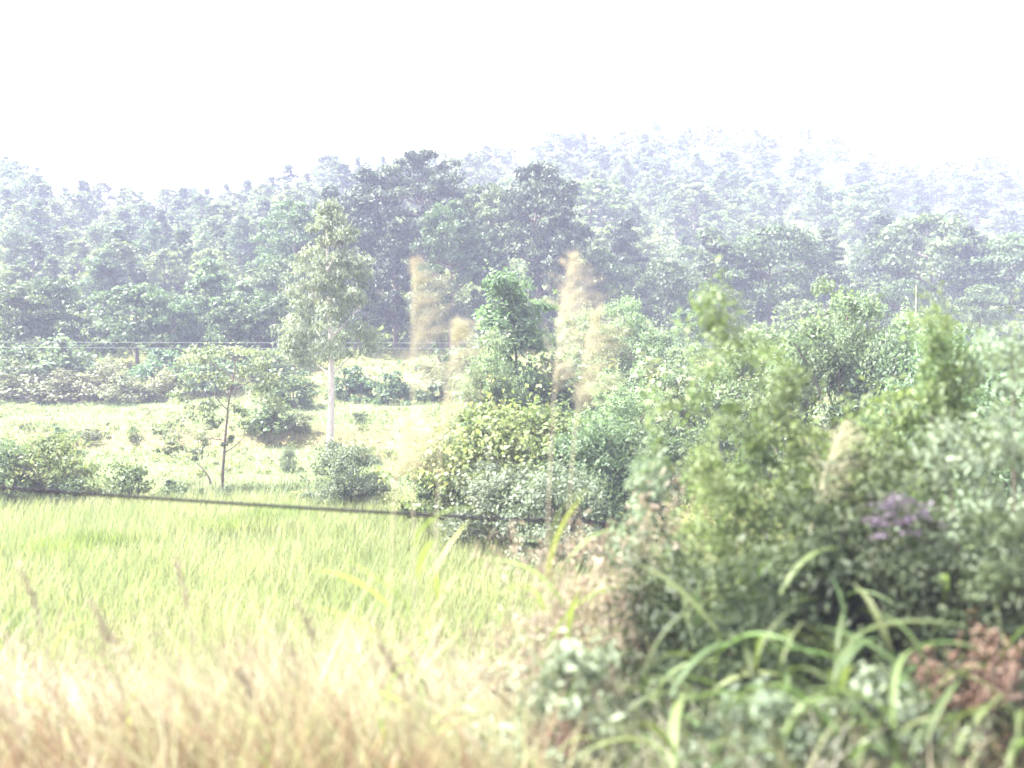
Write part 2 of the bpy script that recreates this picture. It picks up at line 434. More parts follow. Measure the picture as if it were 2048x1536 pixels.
P['small_b'] = (tree_proto(42, 4.5, 3.6, 0.4, 'spire', 56, 100, 0.2, 0.12, M['mid'], M['bark'], 0.09), 4.5)
P['scrub_a'] = (shrub_proto(51, 1.6, 2.6, 34, 70, 0.14, 0.09, M['brown']), 1.6)
P['scrub_b'] = (shrub_proto(52, 1.6, 2.4, 34, 70, 0.15, 0.09, M['mid']), 1.6)
P['scrub_c'] = (shrub_proto(53, 1.6, 2.4, 34, 70, 0.14, 0.1, M['yellow']), 1.6)
P['scrub_d'] = (shrub_proto(54, 1.6, 2.4, 34, 70, 0.14, 0.09, M['forest']), 1.6)
P['bush_light'] = (shrub_proto(61, 3.0, 2.8, 110, 130, 0.085, 0.045, M['light'], env='round', clump=0.16), 3.0)
P['bush_grey'] = (shrub_proto(62, 2.0, 2.6, 90, 110, 0.085, 0.04, M['grey'], clump=0.16), 2.0)
P['bush_yellow'] = (shrub_proto(63, 2.0, 2.8, 90, 110, 0.09, 0.055, M['yellow'], clump=0.16), 2.0)
P['bush_mid'] = (shrub_proto(64, 2.0, 2.6, 100, 130, 0.075, 0.042, M['mid'], clump=0.16), 2.0)
P['bush_column'] = (shrub_proto(65, 4.0, 1.9, 80, 140, 0.12, 0.05, M['light'], env='column', clump=0.2, droop=-0.5), 4.0)

def plant(name, key, px, d, h, label, cat, wf=1.0, seed=0, group=None, sink=0.0, parts=('trunk', 'crown'), yaw=None):
    (fm, tm), ph = P[key]
    r = random.Random(int(px * 7 + d * 13 + seed))
    s = h / ph
    x = X(px, d)
    o = empty(name, (x, d, float(H(x, d)) - sink), r.uniform(0, 6.28) if yaw is None else yaw, (s * wf, s * wf, s), label, cat, group)
    b = bpy.data.objects.new(parts[0], tm); link(b, o)
    c = bpy.data.objects.new(parts[1], fm); link(c, o)
    return o
def tree(*a, **k): return plant(*a, **k)
def shrub(*a, **k): return plant(*a, parts=('stem', 'foliage'), **k)
def top(py, px, d):                # height of a plant standing at (px, d) whose top is on row py
    return Z(py, d) - float(H(X(px, d), d))

# ------------------------------------------------------------------ far hill: scrub as one mass, trees one by one
def hillside_scrub():
    r = rng_(5)
    n = 9000
    u = r.uniform(-250, 2300, n)
    f, g = foot(u), ridg(u)
    t = r.uniform(0, 1.0, n) ** 1.15
    y = f - 3 + (g + 6 - f) * t
    x = X(u, y)
    C = np.stack([x, y, H(x, y) + r.uniform(0.1, 0.7, n)], -1)
    R = r.uniform(0.6, 2.3, n) * r.uniform(0.7, 1.15, n)
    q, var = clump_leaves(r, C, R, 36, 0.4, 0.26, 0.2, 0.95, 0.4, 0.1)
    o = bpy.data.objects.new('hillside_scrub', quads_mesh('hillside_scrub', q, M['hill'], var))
    link(o)
    tag(o, 'low tangled green scrub covering the hillside behind the fields', 'scrub', kind='stuff')
hillside_scrub()

LAND = [(150, 'at the left edge'), (320, 'above the brown scrub bank'), (520, 'above the sparse young tree'), (760, 'above the eucalyptus'),
        (950, 'above the left reed plume'), (1080, 'above the columnar tree'), (1300, 'above the right reed plume'), (1480, 'above the feathery shrub'),
        (1650, 'above the widest round tree'), (1830, 'above the dead stick'), (1960, 'above the tallest thicket shrub'), (9999, 'at the right edge')]
ORD = ['leftmost', 'second from left', 'third from left', 'fourth from left', 'fifth from left', 'sixth from left', 'seventh from left', 'eighth from left', 'ninth from left']
FORM = {'hill_a': 'rounded', 'hill_b': 'upright', 'hill_c': 'conical'}
def hill_trees():
    r = rng_(6)
    pts = []; found = []
    def take(n, u0, u1, t0, t1, mind, group, hs):
        c = 0; tries = 0
        while c < n and tries < 4000:
            tries += 1
            u = r.uniform(u0, u1); t = r.uniform(t0, t1)
            f, g = float(foot(u)), float(ridg(u))
            y = f + (g - f) * t; x = float(X(u, y))
            if any((x - a) ** 2 + (y - b) ** 2 < mind ** 2 for a, b in pts): continue
            pts.append((x, y)); c += 1
            k = ['hill_a', 'hill_b', 'hill_c'][r.integers(3)]
            where = 'on the skyline' if t > 0.96 else 'high on the hill' if t > 0.62 else 'halfway up the hill' if t > 0.34 else 'low on the hill'
            land = next(w for lim, w in LAND if u < lim)
            found.append((('hazy ' if u < 1080 else 'pale ') + FORM[k] + ' tree ' + where + ' ' + land, u, y, k, r.uniform(*hs), r.uniform(1.0, 1.9), group, c))
    take(32, 8, 1000, 0.97, 1.0, 2.6, 'trees along the left crest of the hill', (4, 6.5))
    take(36, 1000, 2040, 0.97, 1.0, 3.4, 'trees along the right crest of the hill', (4, 7.5))
    take(70, 8, 640, 0.1, 0.94, 3.2, 'trees on the left hillside', (4, 6.5))
    take(20, 640, 1100, 0.3, 0.94, 3.5, 'trees behind the dark grove', (5, 8))
    take(95, 1100, 2040, 0.12, 0.94, 4.0, 'trees on the right hillside', (4.5, 8))
    by = {}
    for f in sorted(found, key=lambda f: f[1]): by.setdefault(f[0], []).append(f)
    for lb, fs in by.items():
        for i, (_, u, y, k, h, wf, group, c) in enumerate(fs):
            tree('hillside_tree', k, u, y, h, lb + (', ' + ORD[i] if len(fs) > 1 else ''), 'tree', wf=wf, group=group, seed=c)
hill_trees()

# ------------------------------------------------------------------ grove and tree bands at the foot of the hill
GROVE = [  # key, px, depth, top row, width factor, label
    ('grove_a', 845, 84, 300, 1.0, 'tallest dark tree of the grove, its crown top reaching the skyline'),
    ('grove_b', 735, 82, 335, 1.15, 'dark tree in the grove just right of and behind the pale-trunked eucalyptus top'),
    ('grove_a', 1075, 80, 325, 0.85, 'big dark evergreen at the right end of the grove with a squared-off crown'),
    ('grove_c', 970, 82, 370, 0.85, 'dark tree filling the dip between the two tallest crowns of the grove'),
    ('grove_b', 660, 84, 370, 1.1, 'dark tree rising behind the top of the pale-trunked eucalyptus'),
    ('grove_c', 590, 80, 400, 0.9, 'tree at the left shoulder of the dark grove, left of the eucalyptus crown'),
    ('grove_b', 790, 75, 440, 0.9, 'dark tree in the front row of the grove, left of the left-hand reed plume'),
    ('grove_c', 900, 75, 400, 0.8, 'lighter tree in the middle of the grove front, right of the left-hand reed plume'),
    ('grove_b', 985, 74, 460, 0.75, 'dark tree in the front of the grove, behind the light green columnar tree'),
    ('grove_a', 1125, 77, 430, 0.7, 'dark evergreen at the right edge of the grove, behind the right-hand reed plume'),
    ('round_a', 560, 74, 520, 0.8, 'shaded low tree at the left foot of the grove, left of the eucalyptus trunk'),
    ('grove_b', 720, 73, 520, 0.8, 'narrow dark tree at the grove foot, immediately right of the eucalyptus crown'),
    ('round_a', 860, 72, 560, 0.75, 'low dark tree in the deepest shade at the foot of the grove'),
]
for i, (k, px, d, ty, wf, lb) in enumerate(GROVE):
    tree('grove_tree', k, px, d, top(ty, px, d), lb, 'tree', wf=wf, seed=i, group='trees of the dark grove')

LEFT = [
    ('small_a', 20, 66, 570, 1.0, 'dark round tree cut by the left edge of the picture'),
    ('small_a', 105, 68, 560, 0.9, 'dark round tree second from the left edge, above the terraces'),
    ('small_b', 210, 82, 500, 0.9, 'reddish-lit small tree standing alone on the pale grass slope at left'),
    ('small_a', 275, 68, 570, 1.15, 'wide dark bushy tree left of centre in the left tree row'),
    ('small_a', 350, 67, 600, 0.9, 'low dark tree right of the widest tree in the left row'),
    ('small_b', 425, 70, 520, 0.9, 'light green pointed tree in the middle of the left tree row'),
    ('small_b', 490, 69, 565, 1.0, 'yellowish green tree in the left row, left of the grove'),
    ('small_a', 455, 66, 615, 0.9, 'low tree in front of the yellowish tree, above the brown scrub bank'),
    ('small_a', 545, 67, 590, 0.9, 'dark small tree at the right end of the left tree row'),
    ('round_b', 305, 96, 440, 0.8, 'dark purple-shaded tree halfway up the left hillside'),
    ('round_b', 480, 98, 430, 0.8, 'tree halfway up the hillside, left of the grove'),
    ('round_a', 30, 92, 460, 0.8, 'dark tree halfway up the hillside at the left edge'),
]
for i, (k, px, d, ty, wf, lb) in enumerate(LEFT):
    tree('slope_tree', k, px, d, top(ty, px, d), lb, 'tree', wf=wf, seed=i + 40, group='trees above the left terraces')

RIGHT = [
    ('pine', 1250, 86, 430, 1.0, 'dark conical tree just right of the grove with tiered branches'),
    ('round_a', 1200, 78, 500, 0.8, 'bushy tree between the grove and the dark conical tree'),
    ('round_a', 1335, 80, 520, 0.95, 'dark rounded tree in the right band, above the tan shrub patch'),
    ('round_b', 1425, 84, 455, 1.0, 'green tree in the right band with an upright crown, left of its widest tree'),
    ('round_a', 1540, 84, 455, 1.1, 'widest round green tree of the right band'),
    ('pine', 1655, 88, 455, 1.0, 'tiered dark tree right of the widest round tree'),
    ('round_a', 1460, 74, 580, 0.8, 'low dark tree below the upright green tree in the right band'),
    ('pine', 1760, 92, 425, 1.0, 'tall tiered tree in the right band rising against the pale slope'),
    ('round_a', 1860, 90, 430, 1.0, 'dark round tree in the right band above the yellow-green bush'),
    ('pine', 1940, 88, 450, 1.0, 'dark tiered tree second from the right edge'),
    ('round_a', 2020, 86, 470, 1.0, 'dark green tree cut by the right edge of the picture'),
    ('small_a', 1600, 74, 600, 1.0, 'low shaded tree at the foot of the right band, left of the pale dead stick'),
    ('small_a', 1710, 74, 590, 1.1, 'low bushy tree at the foot of the right band behind the light green bushes'),
    ('round_a', 1800, 78, 560, 0.9, 'dark low tree behind the pale dead stick'),
    ('round_a', 1960, 76, 570, 0.9, 'dark low tree in the right band behind the yellow-green thicket'),
    ('small_a', 1380, 72, 620, 1.0, 'shaded low tree at the foot of the right band above the tan shrub'),
]
for i, (k, px, d, ty, wf, lb) in enumerate(RIGHT):
    tree('band_tree', k, px, d, top(ty, px, d), lb, 'tree', wf=wf, seed=i + 80, group='trees of the right band')

# ------------------------------------------------------------------ scrub on the banks of the terraces
BANK = [
    ('scrub_b', 30, 60, 690, 1.3, 'green scrub at the left edge below the dark round trees'),
    ('scrub_b', 130, 61, 680, 1.3, 'pale green scrub below the second round tree from the left'),
    ('scrub_a', 70, 58, 725, 1.4, 'brownish scrub at the left end of the upper terrace bank'),
    ('scrub_a', 165, 57.5, 740, 1.5, 'purple-brown scrub second from left on the upper terrace bank'),
    ('scrub_a', 255, 57, 745, 1.5, 'purple-brown scrub in the middle of the upper terrace bank'),
    ('scrub_a', 210, 60, 715, 1.3, 'dull brown scrub behind the purple-brown row on the upper bank'),
    ('scrub_b', 330, 61, 700, 1.2, 'dark green scrub at the top of the upper bank, under the tree row'),
    ('scrub_a', 330, 58, 735, 1.2, 'brown scrub behind the upper left branches of the sparse young tree'),
    ('scrub_b', 420, 60, 705, 1.3, 'grey-green scrub behind the top of the sparse young tree'),
    ('scrub_b', 530, 61, 700, 1.3, 'grey-green scrub between the sparse young tree and the eucalyptus'),
    ('scrub_d', 590, 54, 745, 1.3, 'dark green scrub just left of the eucalyptus trunk'),
    ('scrub_d', 540, 45, 795, 1.5, 'dark bush on the lower terrace bank, right of the sparse young tree'),
    ('scrub_a', 600, 45, 815, 1.0, 'red-brown bush on the lower terrace bank near the eucalyptus trunk'),
    ('scrub_a', 180, 44.6, 850, 1.2, 'low brown growth along the edge of the lower terrace at left'),
    ('scrub_c', 265, 44.6, 845, 0.9, 'low yellowish growth along the edge of the lower terrace'),
    ('scrub_b', 125, 41, 850, 0.9, 'small green bush on the pale meadow, above the yellow-brown hedge bush'),
    ('scrub_d', 720, 46, 815, 1.2, 'dark low bush on the terrace bank right of the eucalyptus trunk'),
    ('scrub_b', 700, 58, 730, 1.2, 'green scrub behind the lowest branches of the eucalyptus'),
    ('scrub_b', 780, 56, 740, 1.2, 'green scrub left of the left-hand reed plume base'),
    ('scrub_b', 900, 58, 700, 1.3, 'green scrub at the grove foot between the two reed plumes'),
    ('scrub_a', 960, 54, 735, 1.0, 'brownish scrub left of the light green columnar tree'),
]
for i, (k, px, d, ty, wf, lb) in enumerate(BANK):
    shrub('bank_shrub', k, px, d, max(0.5, top(ty + 12, px, d)), lb, 'shrub', wf=wf, seed=i + 120, group='scrub on the terrace banks')

MID = [
    ('bush_column', 1030, 38, 570, 1.25, 'light green columnar young tree standing in front of the dark grove'),
    ('bush_light', 985, 36, 690, 0.6, 'light green side shoot bush at the left foot of the columnar tree'),
    ('bush_light', 1185, 46, 640, 1.1, 'pale green tall bush right of the right-hand reed plume, with thin stalks above'),
    ('bush_light', 1255, 48, 620, 0.8, 'yellowish round bush right of the thin pale stalks'),
    ('bush_light', 1330, 44, 680, 1.0, 'light green spreading bush left of the tall feathery shrub'),
    ('scrub_d', 1150, 40, 745, 1.2, 'dark shaded bush at the foot of the right-hand reed plume'),
    ('scrub_a', 1335, 38, 755, 1.2, 'tan dry bush patch in the middle distance left of the feathery shrub'),
    ('bush_light', 1240, 34, 760, 0.9, 'pale green bush between the tan patch and the right-hand reed plume'),
    ('bush_yellow', 960, 25, 825, 1.0, 'vine-tangled bush with yellow-orange leaves behind the black cable'),
    ('bush_yellow', 1085, 26, 830, 1.0, 'yellow-flecked vine bush right half of the tangled mound'),
    ('bush_mid', 880, 27, 870, 0.8, 'green bush at the left flank of the vine-tangled mound'),
    ('bush_grey', 1010, 22.5, 930, 1.15, 'grey-green bush in front of the vine-tangled mound, above the cable'),
    ('bush_grey', 1120, 21, 935, 0.9, 'grey-green bush above the right end of the black cable'),
    ('bush_mid', 1190, 24, 860, 0.9, 'green bush right of the vine-tangled mound'),
    ('bush_mid', 1290, 25, 870, 1.0, 'loose green bush left of the tall feathery shrub near the cable'),
    ('bush_grey', 690, 28.5, 885, 0.85, 'soft grey-green bush with a dark base at the field edge under the eucalyptus'),
    ('scrub_d', 690, 27.8, 985, 0.8, 'dark low bush standing in for the shade under the soft grey-green bush'),  # dark foliage added to draw the shadow beneath the grey-green bush
    ('bush_grey', 745, 29, 945, 0.7, 'pale bush at the right of the soft grey-green bush on the field edge'),
    ('scrub_d', 255, 29.5, 935, 0.9, 'dark leafy round bush behind the cable at the far edge of the rice'),
    ('bush_yellow', 95, 29.5, 880, 1.0, 'yellow-brown hedge bush above the left end of the cable'),
    ('bush_mid', 15, 29, 890, 1.0, 'dark hedge bush at the left edge above the cable end'),
    ('scrub_d', 130, 28.8, 965, 1.3, 'low dark bush under the cable at left'),
    ('scrub_b', 345, 29.8, 965, 1.2, 'low spreading green bush right of the dark leafy round bush'),
    ('scrub_b', 455, 29.8, 978, 0.9, 'low green bush at the foot of the sparse young tree'),
    ('scrub_b', 400, 30.2, 985, 0.9, 'small green bush just left of the foot of the sparse young tree'),
    ('bush_grey', 575, 36, 895, 0.6, 'small blue-green bush on the pale meadow left of the eucalyptus foot'),
    ('bush_light', 1680, 32, 610, 0.75, 'sunlit pale green tall bush behind the right thicket, left of the dead stick'),
    ('bush_light', 1790, 33, 650, 0.85, 'sunlit pale green bush below the dead stick'),
    ('bush_mid', 1800, 30, 700, 0.7, 'dark bush in the shade below the sunlit pale green bushes'),
    ('bush_mid', 1920, 26, 700, 0.8, 'leafy green bush at the right, above the large-leaved bush'),
    ('bush_mid', 1985, 22, 790, 0.9, 'large-leaved grey-green bush near the right edge in the middle distance'),
    ('bush_light', 1560, 34, 680, 1.0, 'light green bush in the middle distance behind the feathery shrub'),
    ('bush_light', 1450, 36, 720, 1.1, 'light green low bush behind the tip of the feathery shrub'),
]
for i, (k, px, d, ty, wf, lb) in enumerate(MID):
    shrub('bush', k, px, d, max(0.4, top(ty, px, d)), lb, 'bush', wf=wf, seed=i + 200, group='bushes beyond the rice field')

# ------------------------------------------------------------------ eucalyptus with a pale trunk
def eucalyptus():
    d, px = 40.0, 658
    x = X(px, d); z0 = float(H(x, d)); h = Z(410, d) - z0
    o = empty('eucalyptus_tree', (x, d, z0), 0, label='slender eucalyptus with a pale bare trunk standing alone on the meadow', cat='tree')
    r = rng_(301)
    C = []; R = []
    for k in range(150):
        t = r.uniform(0, 1) ** 0.9
        zz = h * (0.37 + 0.62 * t)
        w = np.interp(t, [0, 0.12, 0.3, 0.6, 0.85, 1], [1.7, 2.1, 1.9, 1.75, 0.95, 0.15])
        a = r.uniform(0, 6.28); q = w * math.sqrt(r.uniform(0.03, 1))
        C.append((q * math.cos(a) + 0.12 * t, q * math.sin(a), zz)); R.append(r.uniform(0.35, 0.72) * (1.1 - 0.4 * t))
    C = np.array(C); R = np.array(R)
    q, var = clump_leaves(r, C, R, 130, 0.18, 0.06, droop=1.0, squash=1.1, inner=0.1)
    link(bpy.data.objects.new('crown', quads_mesh('crown', q, M['euc'], var)), o)
    zz = np.linspace(-0.3, h * 0.94, 12)
    tp = np.stack([0.10 * np.sin(zz * 0.45), 0.06 * np.sin(zz * 0.6), zz], -1)
    tb = Tubes().add(tp, np.interp(zz, [-0.3, 0.4, h * 0.35, h * 0.94], [0.21, 0.165, 0.12, 0.02]), 9)
    link(bpy.data.objects.new('trunk', tb.mesh('trunk', M['pale_bark'])), o)
    def limb(z0_, ang, dist, up):
        p0 = np.array([0.10 * math.sin(z0_ * 0.45), 0.06 * math.sin(z0_ * 0.6), z0_])
        e = p0 + np.array([math.cos(ang) * dist, math.sin(ang) * dist, up])
        tb = Tubes().add(bez(p0, p0 + (e - p0) * 0.5 - np.array([0, 0, up * 0.12]), e, 7), np.linspace(0.055, 0.016, 7), 6)
        link(bpy.data.objects.new('limb', tb.mesh('limb', M['pale_bark'])), o)
    for zf, a, dd, up in [(0.335, 0.1, 1.25, 1.35), (0.33, 3.2, 1.1, 0.9), (0.42, 2.5, 1.3, 1.4), (0.48, 0.5, 1.4, 1.5), (0.55, 4.2, 1.2, 1.3), (0.6, 1.4, 1.1, 1.4), (0.66, 3.5, 1.0, 1.3), (0.74, 5.6, 0.7, 1.1)]:
        limb(h * zf, a, dd, up)
eucalyptus()

# ------------------------------------------------------------------ sparse young tree with tiers of leaves
def sparse_tree():
    d, px = 32.0, 444
    x = X(px, d); z0 = float(H(x, d))
    o = empty('young_tree', (x, d, z0), 0, label='sparse young tree with thin leaning stems and loose leaf tiers behind the cable', cat='tree')
    r = rng_(311)
    def pt(px_, py_, dd=0.0): return np.array([X(px_, d) - x, dd, Z(py_, d) - z0])
    st = Tubes().add(np.array([pt(444, 1000), pt(446, 940), pt(452, 860), pt(458, 800), pt(468, 750), pt(472, 715)]), [0.06, 0.05, 0.042, 0.035, 0.025, 0.012], 7)
    tk = bpy.data.objects.new('trunk', st.mesh('trunk', M['bark'])); link(tk, o)
    def limb(*pts, r0=0.025):
        n = len(pts)
        link(bpy.data.objects.new('limb', Tubes().add(bez(pts[0], pts[1], pts[2], 8), np.linspace(r0, 0.008, 8), 6).mesh('limb', M['bark'])), o)
    limb(pt(425, 1000, 0.1), pt(428, 945, 0.1), pt(368, 915, 0.3), r0=0.045)
    limb(pt(448, 905), pt(475, 895, -0.2), pt(500, 865, -0.4))
    limb(pt(456, 820), pt(420, 800, 0.3), pt(405, 750, 0.5))
    limb(pt(462, 780), pt(500, 770, -0.3), pt(540, 740, -0.5))
    limb(pt(450, 880), pt(420, 880, 0.2), pt(335, 862, 0.3))
    limb(pt(466, 755), pt(440, 740, 0.2), pt(390, 712, 0.3))
    limb(pt(400, 920, .2), pt(400, 890, .2), pt(410, 835, 0.3))
    tiers = [(380, 712, 36), (430, 705, 34), (480, 708, 36), (530, 725, 40), (555, 770, 34), (400, 750, 34), (370, 785, 28), (460, 760, 30), (520, 790, 34), (565, 808, 24), (500, 745, 30),
             (420, 822, 26), (400, 835, 20), (430, 850, 16), (330, 868, 20), (355, 878, 14), (370, 900, 18), (398, 905, 15), (330, 905, 12), (455, 885, 10), (405, 880, 18), (500, 862, 12), (480, 825, 18)]
    C = []; R = []
    for px_, py_, rr in tiers:
        for k in range(4):
            C.append(pt(px_ + r.normal(0, rr * 0.5), py_ + r.normal(0, rr * 0.3), r.uniform(-0.5, 0.5))); R.append(rr / F * d * r.uniform(0.55, 0.95))
    q, var = clump_leaves(r, np.array(C), np.array(R), 46, 0.14, 0.07, droop=0.6, squash=0.85, inner=0.0)
    link(bpy.data.objects.new('crown', quads_mesh('crown', q, M['pinkish'], var)), o)
sparse_tree()

# ------------------------------------------------------------------ thin dead stalks
def stalk(px, d, py0, py1, lean, label):
    x = X(px, d); zb = float(H(x, d)); zt = Z(py0, d)
    r = rng_(int(px))
    pts = bez((0, 0, -0.1), (lean * 0.3, 0, (zt - zb) * 0.5), (lean, 0, zt - zb), 9)
    tb = Tubes().add(pts, np.linspace(0.03, 0.012, 9), 6)
    for k in range(3):
        p = pts[4 + k]
        tb.add(bez(p, p + np.array([0.1, 0, 0.08]) * (-1) ** k, p + np.array([0.16, 0.05, 0.3]) * np.array([(-1) ** k, 1, 1]), 4), np.linspace(0.01, 0.005, 4), 5)
    o = bpy.data.objects.new('dead_stalk', tb.mesh('dead_stalk', M['stalk']))
    o.location = (x, d, zb); link(o)
    tag(o, label, 'stalk', 'thin dead stalks')
stalk(1830, 40, 570, 700, 0.05, 'thin pale dead stick rising above the bushes at right')
stalk(1055, 44, 560, 700, 0.03, 'thin pale stick beside the top of the columnar tree')
stalk(1162, 45, 628, 720, 0.1, 'left pale stalk of the pair right of the right-hand reed plume')
stalk(1190, 45, 630, 720, 0.22, 'right leaning pale stalk of the pair right of the right-hand reed plume')

# ------------------------------------------------------------------ rice field, meadow grass, embankment grass (uncountable)
def blades(r, P0, hgt, wid, lean, ang, seg, curve=1.0):
    """bent tapering blades; returns (N*seg,4,3)"""
    n = len(P0)
    d = np.stack([np.cos(ang), np.sin(ang), np.zeros(n)], -1)
    side = np.stack([-np.sin(ang + r.normal(0, .6, n)), np.cos(ang), np.zeros(n)], -1)
    out = []
    t = np.linspace(0, 1, seg + 1)
    cen = [P0 + d * (lean * tt ** (1.6 * curve))[:, None] + np.array([0, 0, 1.0]) * (hgt * (tt - 0.18 * tt ** 3 * np.minimum(lean / hgt, 1.5)))[:, None] for tt in t]
    w = [wid * (1 - tt ** 2) * 0.5 + 0.0006 for tt in t]
    for k in range(seg):
        out.append(np.stack([cen[k] - side * w[k][:, None], cen[k] + side * w[k][:, None], cen[k + 1] + side * w[k + 1][:, None], cen[k + 1] - side * w[k + 1][:, None]], 1))
    return np.stack(out, 1).reshape(-1, 4, 3)

def patch(x, y, s=0.35):
    return 0.5 + 0.5 * np.sin(x * s * 2.1 + 2.0 * np.sin(y * s * 1.3 + 0.4)) * np.cos(y * s * 1.7 - x * s * 0.6)

def rice():
    r = rng_(401)
    gx, gy = np.meshgrid(np.arange(-22, 9, 0.2), np.arange(12.6, 29.6, 0.21))
    gx = gx.ravel() + r.normal(0, 0.04, gx.size); gy = gy.ravel() + r.normal(0, 0.04, gy.size)
    keep = np.abs(gx) < gy * 0.66 + 1
    # a narrow bund crosses the field: no rice along it
    bund = np.abs(gy - (22.0 + 0.42 * (gx + 10.0) )) < (0.22 + 0.1 * np.sin(gx * 1.7) + 0.16 * np.sin(gx * 0.7 + 1))
    keep &= ~(bund & (gy < 28))
    keep &= gy < 29.2 - 0.5 * np.sin(gx * 0.8) - np.clip(gx + 4, 0, 10) * 0.95
    gx, gy = gx[keep], gy[keep]
    per = 9
    n = len(gx) * per
    x = np.repeat(gx, per) + r.normal(0, 0.03, n); y = np.repeat(gy, per) + r.normal(0, 0.03, n)
    h = (0.62 + 0.1 * patch(x, y, 0.6)) * r.uniform(0.7, 1.15, n)
    q = blades(r, np.stack([x, y, H(x, y) - 0.02], -1), h, np.full(n, 0.016), h * r.uniform(0.1, 0.55, n), r.uniform(0, 6.28, n), 2)
    v = np.clip(0.45 * patch(x, y, 0.5) + 0.3 * patch(y + 7, x, 1.3) + r.normal(0.12, 0.22, n) + 0.5 * (r.uniform(0, 1, n) < 0.08), 0, 1)
    o = bpy.data.objects.new('rice_field', quads_mesh('rice_field', q, M['rice'], np.repeat(v, 2)))
    link(o); tag(o, 'bright yellow-green rice filling the field below the embankment', 'rice', kind='stuff')
rice()

for i, (px, py, wf, lb) in enumerate([
    (205, 1085, 1.6, 'dark green weed tuft on the bund in the rice, larger left one'),
    (110, 1105, 1.2, 'small dull weed tuft on the bund left of the larger dark one'),
    (450, 1058, 1.3, 'dark green weed tuft on the bund, lower left end of the right strip'),
    (500, 1050, 1.4, 'dark green weed tuft in the middle of the right strip of the bund'),
    (548, 1040, 1.3, 'dark green weed tuft on the bund, upper right end of the right strip')]):
    d = [22.5, 21.5, 24.3, 25.2, 26.2][i]
    r = rng_(450 + i)
    n = 420
    bx, by = r.normal(0, 0.38 * wf, n), r.normal(0, 0.2, n)
    hh = r.uniform(0.45, 0.8, n)
    x = X(px, d)
    q = blades(r, np.stack([bx, by, np.full(n, -0.03)], -1), hh, np.full(n, 0.02), hh * r.uniform(0.1, 0.5, n), r.uniform(0, 6.28, n), 2)
    o = bpy.data.objects.new('weed_tuft', quads_mesh('weed_tuft', q, M['reed'], np.repeat(r.uniform(0, 0.6, n), 2)))
    o.location = (x, d, float(H(x, d))); link(o)
    tag(o, lb, 'weed', 'weeds along the bund')

def weeds():
    r = rng_(404)
    n = 4200
    y = 30.5 + 44 * r.uniform(0, 1, n); x = r.uniform(-1, 1, n) * (y * 0.6 + 2)
    k = (patch(x, y, 0.33) > 0.45) | (y > 57) | ((y > 43.6) & (y < 46)); x, y = x[k], y[k]; n = len(x)
    C = np.stack([x, y, H(x, y) + 0.05], -1)
    q, var = clump_leaves(r, C, r.uniform(0.12, 0.5, n) * np.interp(y, [30, 60, 75], [0.7, 1.2, 1.6]), 34, 0.13, 0.07, 0.2, 0.8, 0.3)
    o = bpy.data.objects.new('meadow_weeds', quads_mesh('meadow_weeds', q, M['weed'], var))
    link(o); tag(o, 'soft low weeds scattered over the pale terraced meadow', 'weeds', kind='stuff')
def meadow():
    r = rng_(402)
    n = 120000
    y = r.uniform(30, 62, n); x = r.uniform(-1, 1, n) * (y * 0.62 + 2)
    y2 = np.concatenate([y, r.uniform(62, 82, 30000)]); x = np.concatenate([x, r.uniform(-1, 1, 30000) * 50]); y = y2; n = len(x)
    bank = ((y > 44) & (y < 46)) | (y > 58) | (y < 33)
    h = np.where(bank, 0.5, 0.16 + 0.14 * patch(x, y, 0.4)) * r.uniform(0.5, 1.4, n)
    q = blades(r, np.stack([x, y, H(x, y) - 0.02], -1), h, np.full(n, 0.03), h * r.uniform(0.2, 0.9, n), r.uniform(0, 6.28, n), 1)
    v = np.clip(0.7 * patch(x, y, 0.25) + r.normal(0.15, 0.2, n), 0, 1)
    o = bpy.data.objects.new('meadow_grass', quads_mesh('meadow_grass', q, M['meadow'], v))
    link(o); tag(o, 'pale sunlit grass on the terraced meadows beyond the rice', 'grass', kind='stuff')
meadow()
weeds()

